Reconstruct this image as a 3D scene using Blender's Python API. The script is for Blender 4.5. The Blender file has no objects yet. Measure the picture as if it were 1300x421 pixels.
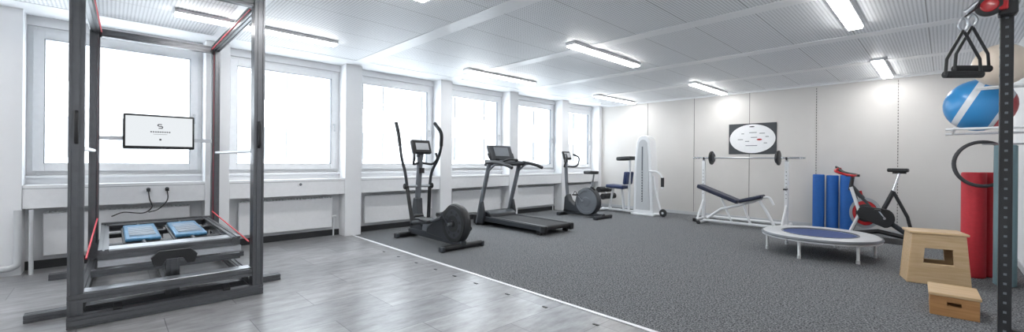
import bpy, bmesh, math, random
from mathutils import Vector, Matrix, Euler
random.seed(3)
sc = bpy.context.scene
COL = sc.collection

# ------------------------------------------------------------------ materials
def pmat(name, col, rough=.5, metal=0., noise=0., nscale=20., bump=0., coat=0., spec=.5):
    m = bpy.data.materials.new(name); m.use_nodes = True
    nt = m.node_tree; b = nt.nodes['Principled BSDF']
    b.inputs['Roughness'].default_value = rough
    b.inputs['Metallic'].default_value = metal
    b.inputs['Specular IOR Level'].default_value = spec
    b.inputs['Coat Weight'].default_value = coat
    tc = nt.nodes.new('ShaderNodeTexCoord')
    n = nt.nodes.new('ShaderNodeTexNoise'); n.inputs['Scale'].default_value = nscale
    n.inputs['Detail'].default_value = 3
    nt.links.new(tc.outputs['Object'], n.inputs['Vector'])
    r = nt.nodes.new('ShaderNodeValToRGB')
    k = max(noise, .02)
    r.color_ramp.elements[0].position = .3; r.color_ramp.elements[1].position = .7
    r.color_ramp.elements[0].color = tuple(max(0, c*(1-k)) for c in col)+(1,)
    r.color_ramp.elements[1].color = tuple(min(1, c*(1+k)) for c in col)+(1,)
    nt.links.new(n.outputs['Fac'], r.inputs['Fac'])
    nt.links.new(r.outputs['Color'], b.inputs['Base Color'])
    if bump:
        bp = nt.nodes.new('ShaderNodeBump'); bp.inputs['Strength'].default_value = bump
        bp.inputs['Distance'].default_value = .005
        nt.links.new(n.outputs['Fac'], bp.inputs['Height'])
        nt.links.new(bp.outputs['Normal'], b.inputs['Normal'])
    return m

def emat(name, col, s):
    m = bpy.data.materials.new(name); m.use_nodes = True
    nt = m.node_tree; nt.nodes.clear()
    o = nt.nodes.new('ShaderNodeOutputMaterial'); e = nt.nodes.new('ShaderNodeEmission')
    e.inputs['Color'].default_value = col+(1,); e.inputs['Strength'].default_value = s
    nt.links.new(e.outputs[0], o.inputs[0]); return m

M_wall  = pmat('wall_paint', (.80,.815,.835), .7, noise=.02, nscale=3)
M_back  = pmat('wall_panel_laminate', (.64,.625,.605), .55, noise=.02, nscale=2)
M_white = pmat('white_lacquer', (.82,.835,.855), .35)
M_whitem= pmat('white_powdercoat', (.80,.82,.84), .3)
M_seam  = pmat('seam_dark', (.10,.10,.10), .8)  # dark colour of the panel seams, rail slots and rack holes
M_base  = pmat('baseboard_black', (.03,.032,.035), .5)
M_alu   = pmat('anodised_aluminium', (.155,.16,.17), .34, .85, noise=.05)
M_alul  = pmat('brushed_aluminium', (.60,.62,.65), .3, .9, noise=.05)
M_black = pmat('black_plastic', (.015,.016,.018), .42)
M_blackg= pmat('black_gloss', (.012,.013,.015), .2)
M_dgrey = pmat('dark_grey_plastic', (.035,.04,.047), .4)
M_mgrey = pmat('mid_grey_plastic', (.15,.165,.185), .4)
M_lgrey = pmat('light_grey_plastic', (.55,.57,.59), .4)
M_rubber= pmat('rubber', (.018,.018,.020), .75, noise=.15, nscale=80)
M_grub  = pmat('grey_rubber_hose', (.06,.06,.065), .6)
M_chrome= pmat('chrome', (.75,.77,.8), .12, 1)
M_steel = pmat('steel', (.42,.44,.47), .3, .9)
M_red   = pmat('red_foam', (.54,.028,.043), .6, noise=.06, nscale=40, bump=.2)
M_redg  = pmat('red_gloss', (.46,.010,.015), .25, coat=.4)
M_cord  = pmat('red_cord', (.6,.03,.05), .6)
M_blue  = pmat('blue_foam', (.018,.13,.46), .6, noise=.06, nscale=40, bump=.2)
M_bluev = pmat('blue_vinyl', (.015,.03,.10), .4)
M_navy  = pmat('navy_vinyl', (.012,.018,.045), .4)
M_bmat  = pmat('blue_mat', (.02,.055,.20), .55)
M_tread = pmat('blue_tread', (.09,.24,.40), .3, .4, noise=.3, nscale=30)
M_cream = pmat('cream_rubber', (.70,.60,.50), .35)
M_teal  = pmat('grey_teal_foam', (.16,.25,.28), .7)
M_screen= emat('screen_white', (.88,.92,.95), .72)
M_lamp  = emat('lamp_diffuser', (1,.985,.97), 25.)
M_fac   = pmat('facade_render', (.80,.81,.82), .8)
M_facw  = pmat('facade_window', (.185,.19,.19), .6, spec=.1)
M_facr  = pmat('facade_shutter', (.20,.205,.21), .7, spec=.1)

def wood_mat(name, c1, c2, sc_=(1,12,12)):
    m = bpy.data.materials.new(name); m.use_nodes = True
    nt = m.node_tree; b = nt.nodes['Principled BSDF']; b.inputs['Roughness'].default_value=.45
    tc = nt.nodes.new('ShaderNodeTexCoord'); mp = nt.nodes.new('ShaderNodeMapping')
    mp.inputs['Scale'].default_value = sc_
    n = nt.nodes.new('ShaderNodeTexNoise'); n.inputs['Scale'].default_value=4; n.inputs['Detail'].default_value=5
    r = nt.nodes.new('ShaderNodeValToRGB')
    r.color_ramp.elements[0].position=.3; r.color_ramp.elements[1].position=.7
    r.color_ramp.elements[0].color=c1+(1,); r.color_ramp.elements[1].color=c2+(1,)
    nt.links.new(tc.outputs['Object'], mp.inputs['Vector']); nt.links.new(mp.outputs['Vector'], n.inputs['Vector'])
    nt.links.new(n.outputs['Fac'], r.inputs['Fac']); nt.links.new(r.outputs['Color'], b.inputs['Base Color'])
    return m
M_wood = wood_mat('beech_wood', (.52,.355,.19), (.64,.47,.285))
M_wood2= wood_mat('oiled_wood', (.38,.18,.065), (.52,.275,.11))

def tile_mat():
    m = bpy.data.materials.new('vinyl_tile'); m.use_nodes=True
    nt=m.node_tree; b=nt.nodes['Principled BSDF']; L=nt.links
    tc=nt.nodes.new('ShaderNodeTexCoord'); mp=nt.nodes.new('ShaderNodeMapping')
    br=nt.nodes.new('ShaderNodeTexBrick'); br.inputs['Scale'].default_value=1
    br.inputs['Brick Width'].default_value=.92; br.inputs['Row Height'].default_value=.46
    br.inputs['Mortar Size'].default_value=.003; br.inputs['Mortar Smooth'].default_value=.1
    br.inputs['Color1'].default_value=(.235,.24,.25,1); br.inputs['Color2'].default_value=(.32,.325,.335,1)
    br.inputs['Mortar'].default_value=(.12,.12,.13,1); br.offset=.5
    mp.inputs['Rotation'].default_value=(0,0,math.pi/2)
    L.new(tc.outputs['Object'],mp.inputs['Vector']); L.new(mp.outputs['Vector'],br.inputs['Vector'])
    mp2=nt.nodes.new('ShaderNodeMapping'); mp2.inputs['Scale'].default_value=(6,1.8,1)
    n=nt.nodes.new('ShaderNodeTexNoise'); n.inputs['Scale'].default_value=2.0; n.inputs['Detail'].default_value=8; n.inputs['Roughness'].default_value=.7
    L.new(tc.outputs['Object'],mp2.inputs['Vector']); L.new(mp2.outputs['Vector'],n.inputs['Vector'])
    r=nt.nodes.new('ShaderNodeValToRGB')
    r.color_ramp.elements[0].position=.32; r.color_ramp.elements[0].color=(.55,.53,.52,1)
    r.color_ramp.elements[1].position=.68; r.color_ramp.elements[1].color=(1.18,1.18,1.18,1)
    L.new(n.outputs['Fac'],r.inputs['Fac'])
    mx=nt.nodes.new('ShaderNodeMix'); mx.data_type='RGBA'; mx.blend_type='MULTIPLY'; mx.inputs[0].default_value=1
    L.new(br.outputs['Color'],mx.inputs[6]); L.new(r.outputs['Color'],mx.inputs[7])
    L.new(mx.outputs[2],b.inputs['Base Color'])
    b.inputs['Roughness'].default_value=.28
    return m
def carpet_mat():
    m = bpy.data.materials.new('carpet_speckled'); m.use_nodes=True
    nt=m.node_tree; b=nt.nodes['Principled BSDF']; L=nt.links
    tc=nt.nodes.new('ShaderNodeTexCoord')
    n=nt.nodes.new('ShaderNodeTexNoise'); n.inputs['Scale'].default_value=78; n.inputs['Detail'].default_value=3; n.inputs['Roughness'].default_value=.7
    L.new(tc.outputs['Object'],n.inputs['Vector'])
    r=nt.nodes.new('ShaderNodeValToRGB')
    r.color_ramp.elements[0].position=.41; r.color_ramp.elements[0].color=(.045,.048,.052,1)
    r.color_ramp.elements[1].position=.61; r.color_ramp.elements[1].color=(.29,.30,.31,1)
    L.new(n.outputs['Fac'],r.inputs['Fac']); L.new(r.outputs['Color'],b.inputs['Base Color'])
    b.inputs['Roughness'].default_value=.95; b.inputs['Specular IOR Level'].default_value=.1
    bp=nt.nodes.new('ShaderNodeBump'); bp.inputs['Strength'].default_value=.2; bp.inputs['Distance'].default_value=.002
    L.new(n.outputs['Fac'],bp.inputs['Height']); L.new(bp.outputs['Normal'],b.inputs['Normal'])
    return m
def ceil_mat():
    m = bpy.data.materials.new('perforated_metal_ceiling'); m.use_nodes=True
    nt=m.node_tree; b=nt.nodes['Principled BSDF']; L=nt.links
    tc=nt.nodes.new('ShaderNodeTexCoord'); sep=nt.nodes.new('ShaderNodeSeparateXYZ')
    L.new(tc.outputs['Object'],sep.inputs[0])
    def math_(op,a,bv=None):
        x=nt.nodes.new('ShaderNodeMath'); x.operation=op
        for i,v in enumerate((a,bv)):
            if v is None: continue
            if isinstance(v,(int,float)): x.inputs[i].default_value=v
            else: L.new(v,x.inputs[i])
        return x.outputs[0]
    P=.03
    sx=math_('SINE',math_('MULTIPLY',sep.outputs['X'],2*math.pi/P))
    sy=math_('SINE',math_('MULTIPLY',sep.outputs['Y'],2*math.pi/P))
    dots=math_('GREATER_THAN',math_('MULTIPLY',math_('ADD',sx,1),math_('ADD',sy,1)),1.9)
    seam=math_('LESS_THAN',math_('MODULO',math_('ADD',sep.outputs['X'],30.0),.6),.008)
    mx=nt.nodes.new('ShaderNodeMix'); mx.data_type='RGBA'
    mx.inputs[6].default_value=(.82,.84,.865,1); mx.inputs[7].default_value=(.42,.44,.46,1)
    L.new(dots,mx.inputs[0])
    m2=nt.nodes.new('ShaderNodeMix'); m2.data_type='RGBA'
    L.new(seam,m2.inputs[0]); L.new(mx.outputs[2],m2.inputs[6]); m2.inputs[7].default_value=(.30,.31,.32,1)
    L.new(m2.outputs[2],b.inputs['Base Color']); b.inputs['Roughness'].default_value=.5
    return m
M_tile=tile_mat(); M_carpet=carpet_mat(); M_ceil=ceil_mat()

def ball_mat():
    m = bpy.data.materials.new('striped_ball'); m.use_nodes=True
    nt=m.node_tree; b=nt.nodes['Principled BSDF']; L=nt.links; b.inputs['Roughness'].default_value=.3
    tc=nt.nodes.new('ShaderNodeTexCoord'); sep=nt.nodes.new('ShaderNodeSeparateXYZ'); L.new(tc.outputs['Generated'],sep.inputs[0])
    r=nt.nodes.new('ShaderNodeValToRGB'); r.color_ramp.interpolation='CONSTANT'
    e=r.color_ramp.elements; e[0].color=(.04,.27,.60,1); e[1].position=.30; e[1].color=(.75,.78,.82,1)
    k=e.new(.40); k.color=(.04,.27,.60,1)
    k=e.new(.78); k.color=(.75,.78,.82,1)
    k=e.new(.84); k.color=(.50,.05,.06,1)
    L.new(sep.outputs['X'],r.inputs['Fac']); L.new(r.outputs['Color'],b.inputs['Base Color'])
    return m
M_ballb=ball_mat()
def glass_mat():
    m=bpy.data.materials.new('window_glass'); m.use_nodes=True; nt=m.node_tree; nt.nodes.clear()
    o=nt.nodes.new('ShaderNodeOutputMaterial'); t=nt.nodes.new('ShaderNodeBsdfTransparent'); g=nt.nodes.new('ShaderNodeBsdfGlossy')
    g.inputs['Roughness'].default_value=.02; t.inputs['Color'].default_value=(.97,.985,.99,1)
    mx=nt.nodes.new('ShaderNodeMixShader'); mx.inputs[0].default_value=.05
    nt.links.new(t.outputs[0],mx.inputs[1]); nt.links.new(g.outputs[0],mx.inputs[2]); nt.links.new(mx.outputs[0],o.inputs[0])
    return m
M_glass=glass_mat()

# ------------------------------------------------------------------ helpers
def E(name, loc=(0,0,0), rz=0.):
    o=bpy.data.objects.new(name,None); o.location=loc; o.rotation_euler=(0,0,rz); o.empty_display_size=.2
    COL.objects.link(o); return o
def finish(name, bm, mat, par=None, bev=0., smooth=True, loc=(0,0,0), rot=None, segs=2):
    me=bpy.data.meshes.new(name)
    bmesh.ops.recalc_face_normals(bm, faces=bm.faces)
    bm.to_mesh(me); bm.free()
    me.materials.append(mat)
    if smooth:
        for p in me.polygons: p.use_smooth=True
        me.set_sharp_from_angle(angle=math.radians(40))
    o=bpy.data.objects.new(name,me); COL.objects.link(o)
    o.location=loc
    if rot is not None:
        if isinstance(rot,(tuple,list)): o.rotation_euler=rot
        else:
            o.rotation_mode='QUATERNION'; o.rotation_quaternion=rot
    if par: o.parent=par
    if bev:
        md=o.modifiers.new('bevel','BEVEL'); md.width=bev; md.segments=segs; md.limit_method='ANGLE'; md.angle_limit=math.radians(40)
    return o
def box(par,name,c,s,mat,rot=None,bev=.004):
    bm=bmesh.new(); bmesh.ops.create_cube(bm,size=1)
    bmesh.ops.scale(bm,vec=s,verts=bm.verts)
    return finish(name,bm,mat,par,bev,True,c,rot)
def b2(par,name,x0,x1,y0,y1,z0,z1,mat,bev=.0):
    return box(par,name,((x0+x1)/2,(y0+y1)/2,(z0+z1)/2),(abs(x1-x0),abs(y1-y0),abs(z1-z0)),mat,None,bev)
def multibox(par,name,lst,mat,bev=0.):
    bm=bmesh.new()
    for (x0,x1,y0,y1,z0,z1) in lst:
        r=bmesh.ops.create_cube(bm,size=1)
        bmesh.ops.scale(bm,vec=(x1-x0,y1-y0,z1-z0),verts=r['verts'])
        bmesh.ops.translate(bm,vec=((x0+x1)/2,(y0+y1)/2,(z0+z1)/2),verts=r['verts'])
    return finish(name,bm,mat,par,bev,False)
def cyl(par,name,p0,p1,r,mat,seg=24,r2=None,bev=0.):
    p0=Vector(p0);p1=Vector(p1);d=p1-p0
    bm=bmesh.new(); bmesh.ops.create_cone(bm,cap_ends=True,segments=seg,radius1=r,radius2=r if r2 is None else r2,depth=d.length)
    return finish(name,bm,mat,par,bev,True,(p0+p1)/2,d.to_track_quat('Z','Y'))
def tube(par,name,pts,r,mat,cyc=False,smooth=True,sub=6,seg=10):
    P=[Vector(p) for p in pts]
    if smooth and len(P)>2:
        Q=[];n=len(P)
        rng=range(n) if cyc else range(n-1)
        for i in rng:
            a=P[i-1] if (i>0 or cyc) else P[0]*2-P[1]
            b=P[i];c=P[(i+1)%n]
            d=P[(i+2)%n] if (cyc or i+2<n) else P[-1]*2-P[-2]
            for k in range(sub):
                t=k/sub
                Q.append(.5*((2*b)+(-a+c)*t+(2*a-5*b+4*c-d)*t*t+(-a+3*b-3*c+d)*t**3))
        if not cyc: Q.append(P[-1])
        P=Q
    n=len(P); bm=bmesh.new(); rings=[]
    nrm=None
    for i in range(n):
        if cyc: t=(P[(i+1)%n]-P[i-1]).normalized()
        else: t=(P[min(i+1,n-1)]-P[max(i-1,0)]).normalized()
        if nrm is None:
            nrm=t.orthogonal().normalized()
        nrm=(nrm-t*nrm.dot(t))
        if nrm.length<1e-6: nrm=t.orthogonal()
        nrm.normalize(); bn=t.cross(nrm)
        rings.append([bm.verts.new(P[i]+r*(math.cos(a)*nrm+math.sin(a)*bn)) for a in [2*math.pi*k/seg for k in range(seg)]])
    for i in range(n if cyc else n-1):
        A=rings[i];B=rings[(i+1)%n]
        off=0
        if cyc and i==n-1:
            off=min(range(seg),key=lambda o:(A[0].co-B[o].co).length)
        for k in range(seg):
            bm.faces.new((A[k],A[(k+1)%seg],B[(k+1+off)%seg],B[(k+off)%seg]))
    if not cyc:
        bm.faces.new(rings[0][::-1]); bm.faces.new(rings[-1])
    return finish(name,bm,mat,par)
def prism(par,name,pts,y0,y1,mat,bev=.006,axis='Y',loc=(0,0,0),rot=None):
    bm=bmesh.new()
    def mk(p,t):
        if axis=='Y': return (p[0],t,p[1])
        if axis=='X': return (t,p[0],p[1])
        return (p[0],p[1],t)
    a=[bm.verts.new(mk(p,y0)) for p in pts]; b=[bm.verts.new(mk(p,y1)) for p in pts]
    n=len(pts)
    bm.faces.new(a); bm.faces.new(b[::-1])
    for i in range(n): bm.faces.new((a[i],b[i],b[(i+1)%n],a[(i+1)%n]))
    return finish(name,bm,mat,par,bev,True,loc,rot)
def lathe(par,name,prof,loc,axis,mat,seg=40):
    bm=bmesh.new(); rings=[]
    for (r,h) in prof:
        if r<1e-5: rings.append([bm.verts.new((0,0,h))])
        else: rings.append([bm.verts.new((r*math.cos(2*math.pi*k/seg),r*math.sin(2*math.pi*k/seg),h)) for k in range(seg)])
    for A,B in zip(rings,rings[1:]):
        for k in range(seg):
            k2=(k+1)%seg
            if len(A)==1 and len(B)==1: continue
            if len(A)==1: bm.faces.new((A[0],B[k],B[k2]))
            elif len(B)==1: bm.faces.new((A[k],A[k2],B[0]))
            else: bm.faces.new((A[k],A[k2],B[k2],B[k]))
    return finish(name,bm,mat,par,0,True,loc,Vector(axis).to_track_quat('Z','Y'))
def sphere(par,name,c,r,mat,scl=(1,1,1),seg=32,rot=None):
    bm=bmesh.new(); bmesh.ops.create_uvsphere(bm,u_segments=seg,v_segments=seg//2,radius=r)
    bmesh.ops.scale(bm,vec=scl,verts=bm.verts)
    return finish(name,bm,mat,par,0,True,c,rot)
def disk(par,name,c,axis,r,w,mat,hub=None,rim=.02):
    h=w/2; e=min(rim,h*.8)
    prof=[(0,-h),(r-e,-h),(r-e*.3,-h+e*.3),(r,-h+e),(r,h-e),(r-e*.3,h-e*.3),(r-e,h),(0,h)]
    return lathe(par,name,prof,c,axis,mat)
def profile(par,name,p0,p1,w,d,mat,up=(0,1,0)):
    p0=Vector(p0);p1=Vector(p1);z=(p1-p0).normalized()
    x=Vector(up); x=(x-z*x.dot(z)).normalized(); y=z.cross(x)
    g=.006; gd=.009
    def side(a,b,nin,L):
        n=max(1,round(L/.045)); out=[a]
        u=(b-a)/L
        for i in range(n):
            c=L*(i+.5)/n
            out+= [a+u*(c-g),a+u*(c-g)+nin*gd,a+u*(c+g)+nin*gd,a+u*(c+g)]
        return out
    A=Vector((-w/2,-d/2));B=Vector((w/2,-d/2));C=Vector((w/2,d/2));D=Vector((-w/2,d/2))
    pts=side(A,B,Vector((0,1)),w)+side(B,C,Vector((-1,0)),d)+side(C,D,Vector((0,-1)),w)+side(D,A,Vector((1,0)),d)
    bm=bmesh.new()
    a=[bm.verts.new(p0+x*p.x+y*p.y) for p in pts]; b=[bm.verts.new(p1+x*p.x+y*p.y) for p in pts]
    n=len(pts); bm.faces.new(a); bm.faces.new(b[::-1])
    for i in range(n): bm.faces.new((a[i],b[i],b[(i+1)%n],a[(i+1)%n]))
    return finish(name,bm,mat,par,0,False)
def arc(cx,cz,r,a0,a1,n=10,rz=None):
    rz=r if rz is None else rz
    return [(cx+r*math.cos(math.radians(a0+(a1-a0)*i/n)),cz+rz*math.sin(math.radians(a0+(a1-a0)*i/n))) for i in range(n+1)]

# ------------------------------------------------------------------ room
H=2.70; XW=-6.75; XP=-6.5; YB=9.65; XR=.62; YN=-3.0; YT=2.78
b2(None,'floor',-7.0,XR+.1,YN-.1,YT,-.1,0,M_tile)
b2(None,'floor_carpet',-7.0,XR+.1,YT,YB+.1,-.1,0,M_carpet)
b2(None,'trim_carpet_edge',XP-.1,XR,YT-.018,YT+.018,0,.006,M_white,.002)
b2(None,'ceiling',-7.0,XR+.1,YN-.1,YB+.1,H,H+.1,M_ceil)
PY=[-2.54,-.77,1.0,2.78,4.55,6.32,8.09]
multibox(None,'trim_ceiling_band',[(XW,XR,y-.10,y+.10,H-.006,H+.001) for y in PY]+[(-6.8,XR,9.50,YB,H-.006,H+.001),(-6.7,-6.2,YN,YB,H-.005,H+.001)],M_white)
b2(None,'wall_back',-7.0,XR+.1,YB,YB+.1,0,H,M_back)
b2(None,'wall_right',XR,XR+.1,YN,YB,0,H,M_wall)
b2(None,'wall_near',-7.0,XR+.1,YN-.1,YN,0,H,M_wall)
b2(None,'wall_left_parapet',-6.98,XW,YN,YB,0,1.0,M_wall)
b2(None,'wall_left_header',-6.98,XW,YN,YB,2.60,H,M_wall)
for i,y in enumerate(PY): b2(None,'trim_pilaster_%d'%(i+1),-6.98,XP,y-.13,y+.13,0,H,M_wall,.004)
b2(None,'trim_pilaster_8',-6.98,XP,9.52,YB,0,H,M_wall)
b2(None,'trim_pilaster_9',-6.98,XP,YN,-2.68,0,H,M_wall)
multibox(None,'trim_panel_seam',[(x-.004,x+.004,YB-.003,YB+.001,.08,H) for x in (-5.15,-4.0,-2.85)],M_seam)
multibox(None,'trim_slot_rail',[(x-.005,x+.005,YB-.004,YB+.001,.1+k*.05,.13+k*.05) for x in (-1.7,-.56) for k in range(51)],M_seam)
b2(None,'baseboard_back',XP,XR,YB-.015,YB,0,.07,M_lgrey)
b2(None,'trim_ceiling_back',XP,XR,YB-.03,YB,H-.035,H-.006,M_white)
b2(None,'baseboard_right',XR-.015,XR,YN,YB,0,.07,M_lgrey)
bays=[(a+.13,b-.13) for a,b in zip(PY,PY[1:])]+[(8.22,9.52)]
for i,(a,b) in enumerate(bays):
    b2(None,'baseboard_left_%d'%(i+1),XW,XW+.02,a,b,0,.09,M_base)
    dct=E('cable_duct',(XW,(a+b)/2,0)); hh=(b-a)/2-.001
    b2(dct,'channel',.002,.238,-hh,hh,.665,.905,M_white,.004)
    b2(dct,'lid_groove',.2375,.2395,-hh,hh,.868,.872,M_mgrey)
    w=E('window_%d'%(i+1),(XW,(a+b)/2,1.0))
    h=1.60; W=(b-a)/2
    def ring(name,x0,x1,m,t,mat,w=w,W=W,h=h):
        y=W-m
        return multibox(w,name,[(x0,x1,-y,-y+t,m,h-m),(x0,x1,y-t,y,m,h-m),(x0,x1,-y+t,y-t,m,m+t),(x0,x1,-y+t,y-t,h-m-t,h-m)],mat,.004)
    ring('frame',-.12,-.03,0.0,.07,M_white)
    ring('sash',-.10,-.005,.045,.085,M_white)
    ring('gasket',-.06,-.0035,.125,.007,M_mgrey)
    y=W-.13
    box(w,'glass',(-.05,0,h/2),(.006,2*y,h-.25),M_glass,bev=0)
    cyl(w,'handle_base',(-.005,W-.085,.75),(.01,W-.085,.75),.015,M_lgrey)
    box(w,'handle',(.02,W-.085,.70),(.02,.02,.12),M_lgrey)
    b2(w,'sill',-.12,.03,-W,W,-.03,0,M_white,.003)
    r=E('radiator',(XW,(a+b)/2,0))
    box(r,'panel',(.07,0,.37),(.05,1.25,.46),M_white,bev=.01)
    multibox(r,'grille',[(.04,.10,-.6+k*.04,-.58+k*.04,.6,.612) for k in range(31)],M_lgrey)
    box(r,'bracket_1',(.026,-.45,.37),(.045,.04,.2),M_lgrey); box(r,'bracket_2',(.026,.45,.37),(.045,.04,.2),M_lgrey)
    cyl(r,'pipe',(.05,.66,0),(.05,.66,.3),.012,M_white); cyl(r,'valve',(.05,.6,.3),(.05,.70,.3),.02,M_white)
for k,y in enumerate((.33,.50,2.0)):
    o=E('wall_outlet',(XP-.010,y,.83)); cyl(o,'plate',(0,0,0),(.012,0,0),.036,M_white); cyl(o,'socket',(.012,0,0),(.014,0,0),.02,M_mgrey)
o=E('power_cable',(0,0,0))
tube(o,'cord',[(XP+.004,.33,.82),(XP+.03,.34,.72),(XP+.05,.36,.62),(XP+.06,.28,.56),(XP+.05,.12,.58),(XP+.12,.02,.55)],.006,M_black)
tube(o,'cord_2',[(XP+.004,.50,.82),(XP+.05,.5,.7),(XP+.08,.42,.6),(XP+.1,.33,.57)],.006,M_black)
box(o,'plug',(XP+.012,.33,.82),(.02,.035,.035),M_black); box(o,'plug_2',(XP+.012,.50,.82),(.02,.035,.035),M_black)
p=E('heating_pipe',(XP+.05,-.66,0))
tube(p,'riser',[(0,0,.66),(0,0,.2),(0,-.02,.1),(0,-.15,.08),(0,-.3,.08)],.03,M_lgrey)
tube(p,'riser_2',[(-.0,.09,.66),(0,.09,.0)],.018,M_lgrey)
multibox(None,'floor_anchor_plates',[(x,x+.045,YT-.205,YT-.185,0,.004) for x in (-5.1,-4.72,-4.3,-3.9,-3.55,-3.2,-2.75,-2.3,-1.8)],M_black)

for x in (-5.42,-3.28,-.68):
    for y in (-2.15,1.27,4.97,8.62):
        l=E('ceiling_lamp',(x,y,H))
        box(l,'housing',(0,0,-.02),(.15,1.62,.035),M_white,bev=.004)
        box(l,'diffuser',(0,0,-.046),(.12,1.6,.02),M_lamp,bev=.004)

f=E('neighbour_building',(-24,6,-6))
b2(f,'facade',-1,0,-40,40,-4,20,M_fac)
wl=[];sl=[]
for r in range(-1,5):
    for k in range(-14,15):
        wl.append((0,.05,k*2.7-.6,k*2.7+.6,r*3+1.2,r*3+2.8))
        sl.append((0,.12,k*2.7+.65,k*2.7+1.0,r*3+1.2,r*3+2.8))
multibox(f,'panes',wl,M_facw); multibox(f,'shutters',sl,M_facr)
multibox(f,'ledges',[(0,.3,-40,40,r*3+.2,r*3+.4) for r in range(-1,6)],M_fac)

# ------------------------------------------------------------------ balance trainer frame (left)
Mx,My=-5.3,.4
m=E('balance_training_frame',(Mx,My,0))
def w(x,y,z): return (x-Mx,y-My,z)
FL=(-4.30,-.17);FR=(-4.27,.95);BL=(-6.28,-.12);BR=(-6.28,.94)
TZ=2.56
profile(m,'post_front_left',w(*FL,.06),w(*FL,TZ+.06),.08,.12,M_alu)
profile(m,'post_front_right',w(*FR,.06),w(*FR,TZ+.06),.08,.12,M_alu)
profile(m,'post_back_left',w(*BL,.06),w(*BL,TZ+.03),.08,.08,M_alu)
profile(m,'post_back_right',w(*BR,.06),w(*BR,TZ+.03),.08,.08,M_alu)
profile(m,'top_left',w(FL[0]-.06,FL[1],TZ),w(BL[0]+.04,BL[1],TZ),.07,.08,M_alu)
profile(m,'top_right',w(FR[0]-.06,FR[1],TZ),w(BR[0]+.04,BR[1],TZ),.07,.08,M_alu)
profile(m,'top_back',w(BL[0],BL[1]+.035,TZ-.03),w(BR[0],BR[1]-.035,TZ-.03),.08,.06,M_alu,up=(0,0,1))
profile(m,'top_front',w(FL[0],FL[1]+.04,TZ+.02),w(FR[0],FR[1]-.04,TZ+.02),.08,.06,M_alu,up=(0,0,1))
profile(m,'floor_beam_1',w(-4.62,-.44,.03),w(-4.62,1.23,.03),.055,.09,M_alu,up=(0,0,1))
profile(m,'floor_beam_2',w(-6.05,-.42,.03),w(-6.05,1.20,.03),.055,.09,M_alu,up=(0,0,1))
profile(m,'side_beam_1',w(-4.25,-.17,.09),w(-6.3,-.12,.09),.07,.07,M_alu,up=(0,0,1))
profile(m,'side_beam_2',w(-4.25,.95,.09),w(-6.3,.94,.09),.07,.07,M_alu,up=(0,0,1))
profile(m,'front_lower_beam',w(-4.24,-.21,.045),w(-4.24,.99,.045),.08,.08,M_alu,up=(0,0,1))
profile(m,'front_step_beam',w(-4.32,-.21,.20),w(-4.32,.99,.20),.06,.18,M_alu,up=(0,0,1))
box(m,'step_top',w(-4.33,.39,.233),(.13,1.04,.006),M_alul)
for y in (.05,.72): box(m,'rubber_foot',w(-4.235,y,.10),(.07,.05,.03),M_black,(0,.3,0))
for x,y in ((-4.55,.39),(-6.1,.39)): profile(m,'column',w(x,y,.06),w(x,y,.42),.09,.09,M_alu)
profile(m,'mid_rail',w(-4.5,.39,.10),w(-6.2,.39,.10),.06,.09,M_alu,up=(0,0,1))
profile(m,'platform_front',w(-4.50,-.06,.43),w(-4.50,.86,.43),.10,.07,M_alu,up=(0,0,1))
profile(m,'platform_front_lip',w(-4.43,-.06,.395),w(-4.43,.86,.395),.045,.05,M_alul,up=(0,0,1))
box(m,'platform_tray',w(-4.62,.40,.475),(.18,.90,.012),M_alul)
profile(m,'platform_lower_beam',w(-4.58,-.1,.30),w(-4.58,.88,.30),.05,.06,M_alu,up=(0,0,1))
profile(m,'platform_left',w(-4.45,-.03,.45),w(-6.20,-.03,.45),.09,.06,M_alu,up=(0,0,1))
profile(m,'platform_right',w(-4.45,.83,.45),w(-6.20,.83,.45),.09,.06,M_alu,up=(0,0,1))
profile(m,'platform_back',w(-6.18,-.06,.46),w(-6.18,.88,.46),.09,.08,M_alu,up=(0,0,1))
box(m,'platform_back_tray',w(-6.05,.40,.49),(.14,.84,.01),M_black)
for y in (-.03,.83): profile(m,'back_stub',w(-6.16,y,.10),w(-6.16,y,.42),.06,.06,M_alu)
for k,y in enumerate((.22,.56)):
    box(m,'treadle_%d'%k,w(-5.33,y,.49),(.86,.24,.03),M_tread,(0,.02,0),.01)
    box(m,'treadle_edge_%d'%k,w(-5.33,y,.463),(.92,.27,.02),M_black,(0,.02,0),.005)
    multibox(m,'treadle_grip_%d'%k,[(-5.70-Mx+q*.09,-5.66-Mx+q*.09,y-.09-My,y+.09-My,.498,.511) for q in range(8)],M_alul)
    tube(m,'spring_cord_%d'%k,[w(-5.78,y,.49),w(-6.0,y,.50)],.012,M_black)
    tube(m,'spring_cord_f_%d'%k,[w(-4.88,y,.47),w(-4.70,y,.47)],.014,M_black)
for x in (-5.0,-5.7): box(m,'treadle_carrier',w(x,.39,.43),(.10,.82,.04),M_black)
prism(m,'arch_bracket',[(.26,.33),(.31,.33),(.335,.38),(.445,.38),(.47,.33),(.52,.33),(.54,.40),(.49,.45),(.29,.45),(.24,.40)],-4.40-Mx,-4.37-Mx,M_black,.004,axis='X',loc=(0,-My,0))
XS=-6.18
profile(m,'screen_bar',w(-6.26,-.09,1.41),w(-6.26,.91,1.41),.04,.035,M_alul,up=(0,0,1))
box(m,'screen_bezel',w(XS,.41,1.49),(.04,.62,.385),M_blackg,(0,-.02,0),.012)
box(m,'screen_panel',w(XS+.023,.41,1.495),(.004,.58,.33),M_screen,(0,-.02,0),0)
box(m,'screen_mount',w(-6.22,.41,1.44),(.06,.12,.14),M_black)
S=[]
x0=XS+.026-Mx; x1=x0+.003
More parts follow.
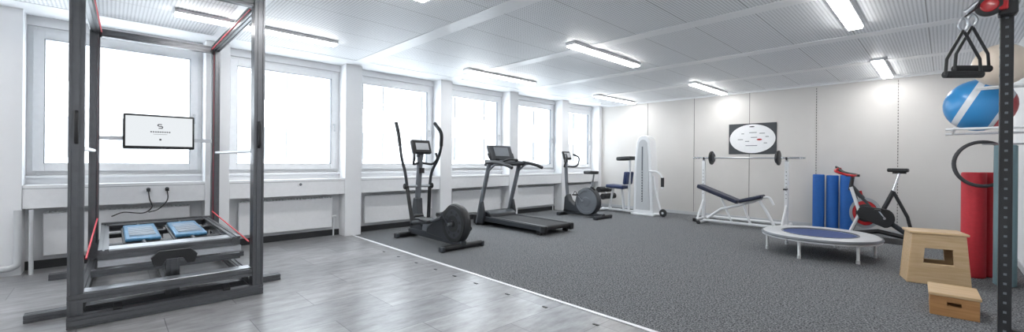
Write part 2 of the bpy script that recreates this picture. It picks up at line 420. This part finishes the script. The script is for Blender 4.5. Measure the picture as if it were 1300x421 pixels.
for (y,z,a,b) in ((.407,1.575,.034,.009),(.390,1.564,.010,.018),(.41,1.554,.034,.009),(.428,1.544,.010,.018),(.412,1.532,.034,.009)):
    S.append((x0,x1,y-a/2-My,y+a/2-My,z-b/2,z+b/2))
for k in range(9): S.append((x0,x1,.325+k*.020-My,.338+k*.020-My,1.484,1.496))
S.append((x0,x1,.35-My,.47-My,1.462,1.465)); S.append((x0,x1,.402-My,.420-My,1.395,1.413))
multibox(m,'screen_logo',S,M_black)
for s,(F,B) in enumerate(((FL,BL),(FR,BR))):
    cyl(m,'hand_rail_%d'%s,w(F[0]-.06,F[1],1.27),w(B[0]+.03,B[1],1.27),.017,M_alul)
    sg=1 if s==0 else -1
    for k in (0,1):
        cyl(m,'cord_%d_%d'%(s,k),w(B[0]+.055+.02*k,B[1]+sg*.02,.30),w(B[0]+.055+.02*k,B[1]+sg*.02,TZ-.05),.006,M_cord if k==0 else M_dgrey)
    cyl(m,'cord_top_%d'%s,w(B[0]+.05,B[1]+sg*.05,TZ-.03),w(F[0]-.05,F[1]+sg*.055,TZ-.03),.006,M_cord)
    cyl(m,'cord_low_%d'%s,w(B[0]+.05,B[1]+sg*.03,.55),w(F[0]-.05,F[1]+sg*.05,.46),.006,M_cord)
    cyl(m,'cord_front_%d'%s,w(F[0]-.07,F[1]+sg*.02,.3),w(F[0]-.07,F[1]+sg*.02,TZ-.05),.005,M_cord)
    for z in (.3,TZ-.06):
        disk(m,'pulley_%d'%s,w(B[0]+.055,B[1]+sg*.045,z),(0,1,0),.03,.02,M_black)
    tube(m,'grip_%d'%s,[w(F[0]+.06,F[1]+sg*.0,1.30),w(F[0]+.085,F[1],1.33),w(F[0]+.09,F[1],1.42),w(F[0]+.085,F[1],1.49),w(F[0]+.06,F[1],1.52)],.012,M_black)

# ------------------------------------------------------------------ elliptical trainer
e=E('elliptical_trainer',(-5.1,3.45,0))
cyl(e,'stabilizer_rear',(.56,-.33,.045),(.56,.33,.045),.04,M_black)
cyl(e,'stabilizer_front',(-.74,-.27,.045),(-.74,.27,.045),.04,M_black)
for y in (-.33,.33): box(e,'foot_cap',(.56,y,.04),(.10,.05,.075),M_dgrey,bev=.012)
for y in (-.27,.27): box(e,'foot_cap_f',(-.74,y,.04),(.10,.05,.075),M_dgrey,bev=.012)
prism(e,'main_rail',[(-.78,.05),(-.78,.13),(-.45,.15),(.15,.13),(.60,.11),(.60,.04),(0,.045)],-.05,.05,M_dgrey,.01)
prism(e,'drive_housing',[(-.25,.12),(-.22,.20),(-.08,.30),(.10,.44)]+arc(.40,.34,.24,100,-60,14)+[(.40,.08)],-.06,.06,M_dgrey,.012)
disk(e,'flywheel',(.42,0,.33),(0,1,0),.275,.10,M_black,rim=.03)
for s in (-1,1):
    lathe(e,'wheel_ring',[(.255,0),(.25,.012),(.20,.014),(.195,.004),(.12,.002),(.115,.012),(.05,.014),(.045,.03),(0,.03)],(.42,s*.05,.33),(0,s,0),M_black)
    lathe(e,'wheel_disc',[(.195,0),(.19,.006),(.12,.006),(.115,0)],(.42,s*.053,.33),(0,s,0),M_mgrey)
    for k in range(8):
        a=k*math.pi/4+.2
        cyl(e,'wheel_bolt',(.42+.155*math.cos(a),s*.05,.33+.155*math.sin(a)),(.42+.155*math.cos(a),s*.062,.33+.155*math.sin(a)),.022,M_black,16)
    ph=s*1
    ca=(.42+ph*.10,.33-ph*.08)
    cyl(e,'crank_axle',(.42,s*.05,.33),(.42,s*.14,.33),.022,M_steel)
    prism(e,'crank_arm',[(.40,.35),(.44,.31),(ca[0]+.02,ca[1]-.02),(ca[0]-.02,ca[1]+.02)],s*.12,s*.15,M_dgrey,.005)
    lean=-.10 if s<0 else .09
    bot=(-.50-lean*1.0,s*.20,.27)
    piv=(-.56,s*.20,.80)
    tube(e,'foot_link',[(ca[0],s*.17,ca[1]),(.05,s*.18,.30 - ph*.03),(bot[0],s*.20,bot[2])],.03,M_dgrey)
    box(e,'pedal',(-.08,s*.19,.35),(.36,.15,.035),M_black,(0,.06,0),.015)
    box(e,'pedal_lip',(-.24,s*.19,.38),(.05,.15,.06),M_black,(0,.4,0),.015)
    tube(e,'lower_arm',[bot,((bot[0]+piv[0])/2,s*.20,.53),piv],.028,M_black)
    sphere(e,'arm_joint',bot,.042,M_black,seg=16)
    top=[piv,(-.56+lean*.3,s*.22,1.02),(-.52+lean*1.0,s*.26,1.22),(-.50+lean*1.6,s*.27,1.42),(-.53+lean*2.2,s*.25,1.62),(-.66+lean*2.0,s*.23,1.78)]
    tube(e,'upper_arm',top,.023,M_dgrey)
    tube(e,'arm_grip',top[3:],.029,M_black)
    cyl(e,'pivot_axle',(-.56,s*.03,.80),(-.56,s*.23,.80),.022,M_steel)
    disk(e,'pivot_cap',(-.56,s*.235,.80),(0,1,0),.045,.03,M_black)
tube(e,'mast',[(-.62,0,.10),(-.60,0,.4),(-.565,0,.80),(-.52,0,1.28)],.045,M_mgrey)
prism(e,'mast_shroud',[(-.74,.12),(-.70,.35),(-.645,.62),(-.52,.62),(-.50,.40),(-.36,.14)],-.05,.05,M_dgrey,.02)
prism(e,'mid_fairing',[(-.40,.12),(-.36,.30),(-.25,.33),(0,.22),(.12,.14)],-.045,.045,M_mgrey,.02)
box(e,'console',(-.50,0,1.40),(.07,.32,.22),M_black,(0,-.35,0),.02)
box(e,'console_face',(-.463,0,1.41),(.006,.22,.11),M_lgrey,(0,-.35,0),.002)
box(e,'console_neck',(-.53,0,1.29),(.08,.09,.1),M_dgrey,bev=.015)
tube(e,'fixed_handle',[(-.52,-.03,1.16),(-.44,-.16,1.14),(-.36,-.20,1.22),(-.38,-.19,1.31)],.018,M_black)
tube(e,'fixed_handle_2',[(-.52,.03,1.16),(-.44,.16,1.14),(-.36,.20,1.22),(-.38,.19,1.31)],.018,M_black)
cyl(e,'bottle_holder',(-.48,0,1.0),(-.48,0,1.08),.045,M_black)

# ------------------------------------------------------------------ treadmill
t=E('treadmill',(-5.30,5.36,0))
for s in (-1,1):
    prism(t,'side_rail',[(-.80,.08),(-.80,.17),(.84,.15),(.87,.12),(.87,.07)],s*.30,s*.37,M_dgrey,.01)
    prism(t,'rail_top',[(-.45,.168),(-.45,.176),(.80,.160),(.80,.152)],s*.305,s*.365,M_black,.002)
    tube(t,'upright',[(-.78,s*.385,.04),(-.70,s*.385,.35),(-.46,s*.385,1.13)],.04,M_mgrey,smooth=False)
    box(t,'upright_shoe',(-.74,s*.385,.10),(.26,.06,.17),M_black,bev=.015)
    prism(t,'upright_cover',[(-.80,.05),(-.60,.05),(-.56,.22),(-.62,.45),(-.70,.40)],s*.37,s*.42,M_dgrey,.01)
    tube(t,'handrail',[(-.55,s*.37,1.16),(-.30,s*.385,1.17),(-.02,s*.385,1.13),(.14,s*.385,1.08)],.03,M_black)
    tube(t,'rail_strut',[(-.52,s*.385,.98),(-.32,s*.385,1.12),(-.2,s*.385,1.15)],.02,M_mgrey)
    cyl(t,'wheel',(-.82,s*.30,.04),(-.82,s*.34,.04),.04,M_black)
    box(t,'rear_foot',(.74,s*.33,.035),(.09,.06,.07),M_black,bev=.01)
    box(t,'end_cap',(.84,s*.335,.10),(.11,.09,.12),M_black,bev=.02)
box(t,'deck',(0,0,.125),(1.66,.58,.04),M_dgrey)
box(t,'belt',(.10,0,.151),(1.42,.52,.012),M_rubber,(0,.01,0))
cyl(t,'rear_roller',(.83,-.28,.115),(.83,.28,.115),.038,M_rubber)
cyl(t,'front_base',(-.78,-.42,.035),(-.78,.42,.035),.035,M_black)
prism(t,'motor_hood',[(-.86,.08),(-.86,.19),(-.80,.25),(-.58,.27),(-.48,.22),(-.46,.16),(-.46,.08)],-.33,.33,M_dgrey,.02)
prism(t,'console_base',[(-.64,1.10),(-.62,1.22),(-.32,1.20),(-.28,1.14),(-.32,1.11)],-.36,.36,M_dgrey,.015)
box(t,'console',(-.58,0,1.34),(.06,.60,.32),M_dgrey,(0,-.38,0),.03)
box(t,'console_face',(-.548,0,1.37),(.006,.36,.18),M_mgrey,(0,-.38,0),.003)
box(t,'console_trim',(-.56,0,1.29),(.05,.64,.12),M_black,(0,-.38,0),.02)
for s in (-1,1): lathe(t,'cup_holder',[(.03,-.02),(.045,-.02),(.05,.03),(.04,.03),(.03,-.01)],(-.42,s*.22,1.21),(0,0,1),M_black,24)
tube(t,'front_grip',[(-.34,-.16,1.19),(-.24,-.12,1.22),(-.24,.12,1.22),(-.34,.16,1.19)],.018,M_black)

# ------------------------------------------------------------------ upright bike
k=E('exercise_bike',(-5.45,7.45,0))
cyl(k,'stabilizer_front',(-.52,-.24,.04),(-.52,.24,.04),.038,M_black)
cyl(k,'stabilizer_rear',(.48,-.26,.04),(.48,.26,.04),.038,M_black)
for x,yy in ((-.52,.24),(.48,.26)):
    for s in (-1,1): box(k,'foot_cap',(x,s*yy,.038),(.09,.06,.072),M_dgrey,bev=.012)
prism(k,'base_rail',[(-.54,.03),(-.54,.12),(.5,.10),(.5,.03)],-.05,.05,M_dgrey,.01)
prism(k,'housing',[(-.52,.10),(-.50,.40),(-.42,.48),(-.36,.34),(-.22,.24)]+arc(.10,.34,.30,150,-40,14)+[(.25,.08)],-.075,.075,M_dgrey,.02)
for s in (-1,1):
    lathe(k,'housing_ring',[(.275,0),(.27,.012),(.225,.014),(.22,.003),(.10,.002),(.09,.015),(0,.02)],(.10,s*.075,.34),(0,s,0),M_mgrey)
    cyl(k,'crank_axle',(.02,s*.07,.36),(.02,s*.12,.36),.022,M_steel)
    prism(k,'crank_arm',[(.0,.37),(.04,.35),(.02+s*.13+.015,.36-s*.12-.01),(.02+s*.13-.015,.36-s*.12+.01)],s*.11,s*.13,M_steel,.004)
    box(k,'pedal',(.02+s*.13,s*.185,.36-s*.12),(.10,.10,.03),M_black,bev=.01)
    tube(k,'pedal_strap',[(.02+s*.13,s*.14,.36-s*.12),(.02+s*.13,s*.16,.42-s*.12),(.02+s*.13,s*.21,.42-s*.12),(.02+s*.13,s*.235,.36-s*.12)],.008,M_black)
tube(k,'mast',[(-.46,0,.40),(-.50,0,.8),(-.52,0,1.20)],.038,M_mgrey)
box(k,'console',(-.50,0,1.33),(.05,.26,.20),M_black,(0,-.35,0),.02)
box(k,'console_face',(-.472,0,1.34),(.006,.18,.11),M_lgrey,(0,-.35,0),.002)
box(k,'console_neck',(-.52,0,1.22),(.07,.08,.1),M_dgrey,bev=.015)
tube(k,'handlebar',[(-.42,-.13,1.36),(-.32,-.22,1.28),(-.38,-.22,1.10),(-.50,-.06,1.08),(-.50,.06,1.08),(-.38,.22,1.10),(-.32,.22,1.28),(-.42,.13,1.36)],.02,M_black)
tube(k,'seat_tube',[(.14,0,.45),(.20,0,.66)],.035,M_dgrey,smooth=False)
tube(k,'seat_post',[(.19,0,.64),(.24,0,.92)],.022,M_chrome,smooth=False)
prism(k,'saddle',[(-.02,-.02),(-.02,.02),(.10,.06),(.18,.12),(.28,.13),(.31,.08),(.32,0),(.31,-.08),(.28,-.13),(.18,-.12),(.10,-.06)],.93,1.0,M_black,.025,axis='Z')
cyl(k,'adjust_knob',(.20,0,.62),(.28,0,.60),.022,M_black)

# ------------------------------------------------------------------ leg machine with tower
g=E('leg_extension_machine',(-4.74,8.85,0))
tw=[(-.26,.03),(-.235,1.2),(-.19,1.60)]+arc(-.02,1.60,.17,170,20,12,.21)+[(.18,1.30),(.24,.03)]
prism(g,'tower',tw,-.14,.16,M_whitem,.02)
prism(g,'tower_panel',[(-.19,.12),(-.17,1.2),(-.13,1.58)]+arc(-.02,1.58,.11,160,20,8,.13)+[(.11,1.30),(.16,.12)],-.148,-.139,M_lgrey,.004)
multibox(g,'weight_slot',[(-.045,-.015,-.152,-.146,.3,1.55)],M_mgrey)
multibox(g,'weight_marks',[(-.04,-.02,-.156,-.150,.32+q*.06,.345+q*.06) for q in range(12)],M_lgrey)
box(g,'tower_foot',(0,0,.02),(.56,.42,.04),M_whitem,bev=.008)
tube(g,'base_tube',[(-.2,-.05,.05),(-1.15,-.05,.05)],.03,M_whitem,smooth=False)
cyl(g,'cross_foot',(-1.12,-.32,.035),(-1.12,.28,.035),.033,M_whitem)
tube(g,'seat_post',[(-.55,-.05,.05),(-.60,-.05,.58)],.03,M_whitem,smooth=False)
tube(g,'seat_post_2',[(-.95,-.05,.05),(-.85,-.05,.55)],.028,M_whitem,smooth=False)
tube(g,'back_post',[(-.42,-.05,.05),(-.40,-.05,1.25)],.03,M_whitem,smooth=False)
box(g,'seat_pad',(-.72,-.05,.61),(.46,.36,.08),M_bluev,(0,.05,0),.025)
box(g,'back_pad',(-.44,-.05,.82),(.08,.34,.30),M_bluev,(0,.12,0),.025)
box(g,'head_pad',(-.50,-.05,1.28),(.38,.30,.09),M_black,(0,-.05,0),.03)
cyl(g,'roller_1',(-1.10,-.30,.52),(-1.10,.20,.52),.07,M_black)
cyl(g,'roller_2',(-.98,-.30,.36),(-.98,.20,.36),.07,M_black)
tube(g,'roller_arm',[(-.88,-.05,.55),(-1.0,-.05,.58),(-1.10,-.05,.52),(-1.05,-.05,.44),(-.98,-.05,.36)],.02,M_whitem)
tube(g,'lever_arm',[(.15,-.16,1.0),(.35,-.16,.98),(.46,-.16,.85),(.46,-.16,.62)],.022,M_whitem)
cyl(g,'lever_grip',(.46,-.16,.86),(.46,-.16,.66),.035,M_black)
tube(g,'side_strut',[(.2,-.1,.05),(.46,-.1,.05)],.025,M_whitem,smooth=False)
disk(g,'wheel',(.47,-.14,.09),(0,1,0),.085,.05,M_black)
cyl(g,'wheel_hub',(.47,-.17,.09),(.47,-.08,.09),.025,M_lgrey)
tube(g,'lever_brace',[(.22,-.1,.9),(.30,-.1,.5),(.42,-.1,.06)],.02,M_whitem)

# ------------------------------------------------------------------ barbell rack + bench
YR=9.05
r=E('barbell_rack',(-2.78,YR,0))
for s,x in ((-1,-.76),(1,.74)):
    box(r,'upright_%d'%s,(x,0,.63),(.06,.06,1.2),M_whitem,bev=.006)
    box(r,'inner_post_%d'%s,(x,0,1.22),(.04,.04,.10),M_steel)
    tube(r,'foot_%d'%s,[(x,-.45,.035),(x,.35,.035)],.032,M_whitem,smooth=False)
    tube(r,'brace_%d'%s,[(x,-.32,.05),(x,-.02,.42)],.02,M_whitem,smooth=False)
    tube(r,'cradle_%d'%s,[(x,.035,1.27),(x,.0,1.262),(x,-.035,1.275),(x,-.05,1.31)],.012,M_black)
    box(r,'catch_%d'%s,(x,-.08,.72),(.05,.14,.03),M_black)
    for q in range(8): box(r,'hole_%d_%d'%(s,q),(x,-.031,.55+q*.07),(.014,.004,.014),M_seam,bev=0)
    box(r,'end_cap_%d'%s,(x,-.45,.035),(.07,.05,.07),M_black,bev=.01)
cyl(r,'cross_bar',(-.76,.2,.05),(.74,.2,.05),.028,M_whitem)
bb=E('barbell',(-2.78,YR-.012,1.298))
cyl(bb,'bar',(-.98,0,0),(1.03,0,0),.016,M_steel)
for s,x in ((-1,-.60),(1,.61)):
    disk(bb,'plate_big_%d'%s,(x,0,0),(1,0,0),.14,.035,M_black,rim=.01)
    disk(bb,'plate_small_%d'%s,(x-s*.035,0,0),(1,0,0),.10,.025,M_dgrey,rim=.01)
    cyl(bb,'collar_%d'%s,(x-s*.06,0,0),(x+s*.035,0,0),.028,M_chrome)
    cyl(bb,'sleeve_%d'%s,(x,0,0),(s*.98+.025,0,0),.02,M_chrome)

bn=E('weight_bench',(-2.72,8.55,0))
prism(bn,'back_pad',[(-.72,.70),(-.70,.77),(.02,.50),(.02,.43)],-.14,.14,M_navy,.02)
prism(bn,'seat_pad',[(.06,.45),(.06,.52),(.42,.63),(.44,.57)],-.15,.15,M_navy,.02)
tube(bn,'back_rail',[(-.60,0,.655),(.06,0,.41)],.022,M_whitem,smooth=False)
tube(bn,'main_rail',[(-.55,0,.10),(-.30,0,.30),(.08,0,.42),(.42,0,.55)],.026,M_whitem,smooth=False)
tube(bn,'front_leg',[(.36,0,.53),(.50,0,.30),(.62,0,.05)],.026,M_whitem,smooth=False)
tube(bn,'leg_curl',[(.36,0,.55),(.52,0,.58),(.60,0,.45)],.02,M_whitem)
tube(bn,'floor_rail',[(-.62,0,.06),(.62,0,.06)],.026,M_whitem,smooth=False)
tube(bn,'strut',[(-.30,0,.54),(-.10,0,.08)],.02,M_whitem,smooth=False)
tube(bn,'strut_2',[(.1,0,.42),(.22,0,.08)],.022,M_whitem,smooth=False)
cyl(bn,'foot_rear',(-.62,-.25,.035),(-.62,.25,.035),.03,M_whitem)
cyl(bn,'foot_front',(.62,-.25,.035),(.62,.25,.035),.03,M_whitem)
for x in (-.62,.62):
    for s in (-1,1): cyl(bn,'cap',(x,s*.24,.035),(x,s*.27,.035),.034,M_black)

# ------------------------------------------------------------------ poster
p=E('wall_poster',(-2.80,YB-.004,1.705))
box(p,'sheet',(0,-.004,0),(.90,.006,.64),M_dgrey,bev=0)
def ell(par,name,y,a,b,mat,cx=0,cz=0):
    return prism(par,name,[(cx+a*math.cos(q*math.pi/24),cz+b*math.sin(q*math.pi/24)) for q in range(48)],y,y-.002,mat,0)
ell(p,'oval_white',-.007,.43,.30,M_white)
ell(p,'logo_red',-.0092,.05,.018,M_redg,.14,-.02)
ell(p,'oval_hole',-.0092,.05,.012,M_black,0,.25)
tl=[]
for a,b_,c in ((-.27,-.02,.10),(-.13,-.06,.08),(-.02,.02,.12),(.22,-.10,.06),(-.2,.10,.05),(-.05,.12,.14),(.14,.10,.10),(-.12,-.15,.22),(.25,.03,.06)):
    tl.append((a,a+c,-.0105,-.009,b_,b_+.014))
multibox(p,'logo_marks',tl,M_mgrey)

# ------------------------------------------------------------------ foam mats & rolls
def roll(name,loc,r,h,mat,seg=36):
    o=E(name,loc)
    prof=[(0,0),(r-.01,0),(r,.01),(r,h-.01),(r-.01,h),(r*.75,h),(r*.74,h-.006),(r*.5,h-.006),(r*.49,h),(r*.2,h),(r*.19,h-.02),(0,h-.02)]
    lathe(o,'foam',prof,(0,0,0),(0,0,1),mat,seg)
    return o
roll('blue_foam_roll',(-1.62,9.43,0),.09,1.0,M_blue)
roll('blue_foam_roll',(-1.42,9.46,0),.09,.99,M_blue)
roll('blue_foam_roll',(-1.21,9.43,0),.095,1.0,M_blue)
roll('red_foam_roll',(.215,6.70,0),.095,1.12,M_red)
roll('red_foam_roll',(.35,6.86,0),.095,1.12,M_red)
roll('grey_exercise_mat_roll',(.42,6.45,0),.08,1.40,M_teal)

# ------------------------------------------------------------------ spinning bike
s_=E('spinning_bike',(-.73,8.78,0)); s_.scale=(.80,.85,.98)
cyl(s_,'foot_front',(-.48,-.26,.045),(-.48,.26,.045),.035,M_black)
cyl(s_,'foot_rear',(.52,-.28,.045),(.52,.28,.045),.035,M_black)
tube(s_,'frame_base',[(-.48,0,.06),(.0,0,.14),(.52,0,.06)],.035,M_black,smooth=False)
tube(s_,'frame_down',[(-.42,0,.85),(.0,0,.40),(.50,0,.08)],.04,M_dgrey,smooth=False)
tube(s_,'frame_seat',[(.02,0,.38),(.22,0,.80)],.038,M_black,smooth=False)
for y in (-.07,.07): tube(s_,'fork',[(-.42,y,.84),(-.28,y,.42),(-.44,y,.07)],.03,M_whitem if y<0 else M_dgrey,smooth=False)
tube(s_,'head_tube',[(-.44,0,.78),(-.40,0,1.02)],.034,M_black,smooth=False)
disk(s_,'flywheel',(-.20,0,.42),(0,1,0),.25,.035,M_steel,rim=.008)
for y in (-1,1):
    lathe(s_,'flywheel_cover',[(.20,0),(.195,.012),(.15,.016),(.14,.004),(0,.004)],(-.20,y*.018,.42),(0,y,0),M_redg)
    lathe(s_,'flywheel_hub',[(.15,0),(.145,.02),(.05,.035),(0,.035)],(-.20,y*.018,.42),(0,y,0),M_black)
    lathe(s_,'flywheel_ring',[(.252,0),(.25,.012),(.205,.012),(.20,0)],(-.20,y*.016,.42),(0,y,0),M_steel)
prism(s_,'chain_guard',[(-.28,.34)]+arc(-.20,.42,.12,220,100,6)+arc(.10,.36,.15,80,-90,10),-.10,-.05,M_black,.01)
for y in (-1,1):
    prism(s_,'crank',[(.08,.38),(.12,.36),(.10+y*.10+.015,.36-y*.13),(.10+y*.10-.015,.36-y*.13)],y*.11,y*.13,M_chrome,.003)
    box(s_,'pedal',(.10+y*.10,y*.18,.36-y*.13),(.10,.10,.03),M_black,bev=.008)
cyl(s_,'bottom_axle',(.10,-.12,.36),(.10,.12,.36),.02,M_chrome)
tube(s_,'seat_post',[(.20,0,.76),(.30,0,1.08)],.022,M_chrome,smooth=False)
box(s_,'seat_slider',(.30,0,1.09),(.20,.04,.03),M_black)
prism(s_,'saddle',[(.12,-.02),(.12,.02),(.26,.05),(.34,.10),(.42,.10),(.44,.0),(.42,-.10),(.34,-.10),(.26,-.05)],1.10,1.16,M_black,.025,axis='Z')
box(s_,'bar_slider',(-.40,0,1.03),(.22,.05,.04),M_black)
tube(s_,'handlebar',[(-.62,-.14,1.14),(-.66,-.20,1.10),(-.50,-.23,1.05),(-.36,-.20,1.03),(-.34,0,1.04),(-.36,.20,1.03),(-.50,.23,1.05),(-.66,.20,1.10),(-.62,.14,1.14)],.02,M_redg)
tube(s_,'bull_horn',[(-.34,-.12,1.04),(-.55,-.10,1.08),(-.66,-.07,1.16),(-.66,.07,1.16),(-.55,.10,1.08),(-.34,.12,1.04)],.018,M_black)
cyl(s_,'tension_knob',(-.25,0,.66),(-.28,0,.78),.022,M_redg)
tube(s_,'rear_stay',[(.22,0,.78),(.42,0,.40),(.50,0,.08)],.028,M_black,smooth=False)
box(s_,'floor_mat',(.02,0,.004),(1.35,.72,.006),M_rubber)

# ------------------------------------------------------------------ trampoline
tr=E('mini_trampoline',(-1.17,6.85,0)); R=.62; Z=.27
tube(tr,'rim',[(R*math.cos(a),R*math.sin(a),Z-.02) for a in [2*math.pi*q/48 for q in range(48)]],.02,M_whitem,cyc=True,smooth=False)
lathe(tr,'skirt',[(.40,Z-.012),(.41,Z+.002),(.52,Z+.014),(.62,Z+.01),(.648,Z-.008),(.65,Z-.05),(.645,Z-.05),(.64,Z-.012),(.61,Z+.0),(.42,Z-.012)],(0,0,0),(0,0,1),M_lgrey,64)
lathe(tr,'skirt_piping',[(.405,Z-.004),(.405,Z+.008),(.425,Z+.010),(.425,Z-.004)],(0,0,0),(0,0,1),M_mgrey,64)
lathe(tr,'skirt_edge_piping',[(.640,Z-.0),(.650,Z+.002),(.662,Z-.02),(.655,Z-.03),(.645,Z-.01)],(0,0,0),(0,0,1),M_mgrey,64)
lathe(tr,'mat',[(0,Z-.015),(.41,Z-.012),(.41,Z-.006),(0,Z-.009)],(0,0,0),(0,0,1),M_bmat,64)
for q in range(6):
    a=math.radians(20+q*60)
    x,y=.59*math.cos(a),.59*math.sin(a)
    cyl(tr,'leg_%d'%q,(x,y,.02),(x,y,Z-.02),.017,M_whitem)
    cyl(tr,'leg_cap_%d'%q,(x,y,0),(x,y,.04),.022,M_lgrey)

# ------------------------------------------------------------------ wooden stool and step
st=E('wooden_stool',(-.075,6.08,0),math.radians(14))
def tpanel(name,y0,y1):
    B=.235;T=.195;h=.50
    def xs(z): return B+(T-B)*z/h
    bm=bmesh.new()
    out=[(-xs(0),0),(xs(0),0),(xs(h),h),(-xs(h),h)]
    inn=[(-.11,.21),(.11,.21),(.10,.36),(-.10,.36)]
    vo=[[bm.verts.new((p[0],y,p[1])) for p in out] for y in (y0,y1)]
    vi=[[bm.verts.new((p[0],y,p[1])) for p in inn] for y in (y0,y1)]
    for i in range(4):
        j=(i+1)%4
        bm.faces.new((vo[0][i],vo[0][j],vi[0][j],vi[0][i])); bm.faces.new((vo[1][i],vo[1][j],vi[1][j],vi[1][i]))
        bm.faces.new((vo[0][i],vo[0][j],vo[1][j],vo[1][i])); bm.faces.new((vi[0][i],vi[0][j],vi[1][j],vi[1][i]))
    return finish(name,bm,M_wood,st,.006)
tpanel('front_panel',-.15,-.125); tpanel('back_panel',.125,.15)
box(st,'top',(0,0,.512),(.43,.32,.026),M_wood,bev=.008)
for s in (-1,1): prism(st,'side_panel',[(s*.232,0),(s*.193,.50),(s*.170,.50),(s*.208,0)],-.125,.125,M_wood,.004)

sb=E('wooden_step_box',(.05,4.97,0),math.radians(2))
b2(sb,'top',-.145,.145,-.20,.20,.155,.178,M_wood,.005)
multibox(sb,'front_panel',[(-.135,-.04,-.19,-.168,0,.155),(.04,.135,-.19,-.168,0,.155),(-.04,.04,-.19,-.168,0,.085),(-.04,.04,-.19,-.168,.115,.155)],M_wood2)
b2(sb,'inner_board',-.12,.12,-.10,-.09,.0,.155,M_wood2)
b2(sb,'back_panel',-.135,.135,.168,.19,0,.155,M_wood2)
b2(sb,'side_1',-.137,-.117,-.168,.168,0,.155,M_wood2); b2(sb,'side_2',.117,.137,-.168,.168,0,.155,M_wood2)

# ------------------------------------------------------------------ ball rack on the right wall with balls
br=E('exercise_ball_rack',(0,0,0))
XE=XR-.004
for y in (6.0,7.0):
    cyl(br,'bracket',(XE,y,1.55),(.0,y,1.55),.012,M_whitem)
    b2(br,'wall_plate',XE-.006,XE,y-.03,y+.03,1.50,1.60,M_whitem)
for x in (.06,.42): cyl(br,'bar',(x,5.9,1.555),(x,7.1,1.555),.011,M_whitem)
for y in (6.00,6.12): cyl(br,'upper_arm',(XE,y,1.937),(.20,y,1.937),.010,M_whitem)
b=sphere(None,'exercise_ball',(.24,6.46,1.815),.265,M_ballb,rot=(0.,.45,.0))
b=sphere(None,'cream_exercise_ball',(.36,6.06,2.145),.195,M_cream)
hp=E('gym_hoop',(.27,6.55,1.21))
tube(hp,'ring',[(.23*math.cos(a)*.9,.23*math.cos(a)*.35,.23*math.sin(a)) for a in [2*math.pi*q/40 for q in range(40)]],.018,M_grub,cyc=True,smooth=False)
tube(hp,'hook',[(.343,.0,.205),(.0,0,.205),(-.02,0,.24)],.008,M_steel,smooth=False)

# ------------------------------------------------------------------ suspension rack post (right)
rp=E('functional_rack_post',(.222,3.42,0),math.radians(0))
box(rp,'post',(0,0,1.34),(.048,.048,2.66),M_black,bev=.004)
multibox(rp,'holes',[(-.006,.006,-.0255,-.0235,.12+q*.05,.132+q*.05) for q in range(50)]+[(-.0255,-.0235,-.006,.006,.12+q*.05,.132+q*.05) for q in range(50)],M_mgrey)
b2(rp,'wall_strap',.024,XR-.226,-.02,.02,2.3,2.34,M_black,.003); b2(rp,'wall_strap_2',.024,XR-.226,-.02,.02,.3,.34,M_black,.003)
b2(rp,'foot',-.05,.05,-.08,.08,0,.012,M_black)
box(rp,'carriage',(-.0,-.04,2.03),(.07,.08,.10),M_black,bev=.01)
box(rp,'carriage_lever',(-.02,-.09,2.05),(.04,.03,.09),M_redg,bev=.008)
disk(rp,'pulley',(-.065,-.08,2.04),(.3,1,0),.055,.03,M_black)
disk(rp,'pulley_side',(-.065,-.097,2.04),(.3,1,0),.035,.012,M_redg)
tube(rp,'carriage_arm',[(0,-.06,2.05),(-.08,-.07,2.08),(-.15,-.06,2.03)],.014,M_steel)
for q,(x,y,z) in enumerate(((-.125,-.06,1.98),(-.16,-.22,1.93))):
    tube(rp,'carabiner_%d'%q,[(x,y,z+.035),(x-.018,y,z),(x,y,z-.035),(x+.018,y,z)],.006,M_steel,cyc=True)
    if q: tube(rp,'cable_%d'%q,[(x,y,z+.035),(x+.05,y+.1,z+.10),(-.10,-.07,2.07)],.004,M_black,smooth=False)
    wd=.085
    tube(rp,'handle_strap_%d'%q,[(x,y,z-.03),(x-wd*.7,y-wd*.7*.9,z-.18),(x-wd*.75,y-wd*.7,z-.26)],.007,M_black,smooth=False)
    tube(rp,'handle_strap_b_%d'%q,[(x,y,z-.03),(x+wd*.7,y+wd*.7*.9,z-.18),(x+wd*.75,y+wd*.7,z-.26)],.007,M_black,smooth=False)
    cyl(rp,'handle_grip_%d'%q,(x-wd*.78,y-wd*.72,z-.26),(x+wd*.78,y+wd*.72,z-.26),.018,M_rubber)

# ------------------------------------------------------------------ world, camera
wd=bpy.data.worlds.new('World'); sc.world=wd; wd.use_nodes=True
nt=wd.node_tree; bg=nt.nodes['Background']; bg.inputs['Color'].default_value=(.90,.95,1,1); bg.inputs['Strength'].default_value=6.0

cd=bpy.data.cameras.new('camera'); cam=bpy.data.objects.new('camera',cd); COL.objects.link(cam)
cd.sensor_width=36; cd.sensor_fit='HORIZONTAL'; cd.lens=36*530/1300
cd.shift_y=-6.5/1300; cd.clip_start=.05
R_=Matrix.Rotation(math.radians(46.06),4,'Z')@Matrix.Rotation(math.radians(90),4,'X')@Matrix.Rotation(math.radians(.5),4,'Z')
cam.matrix_world=Matrix.Translation((0,0,1.2))@R_
sc.camera=cam
sc.view_settings.view_transform='Standard'
sc.view_settings.look='None'
sc.view_settings.exposure=0.40
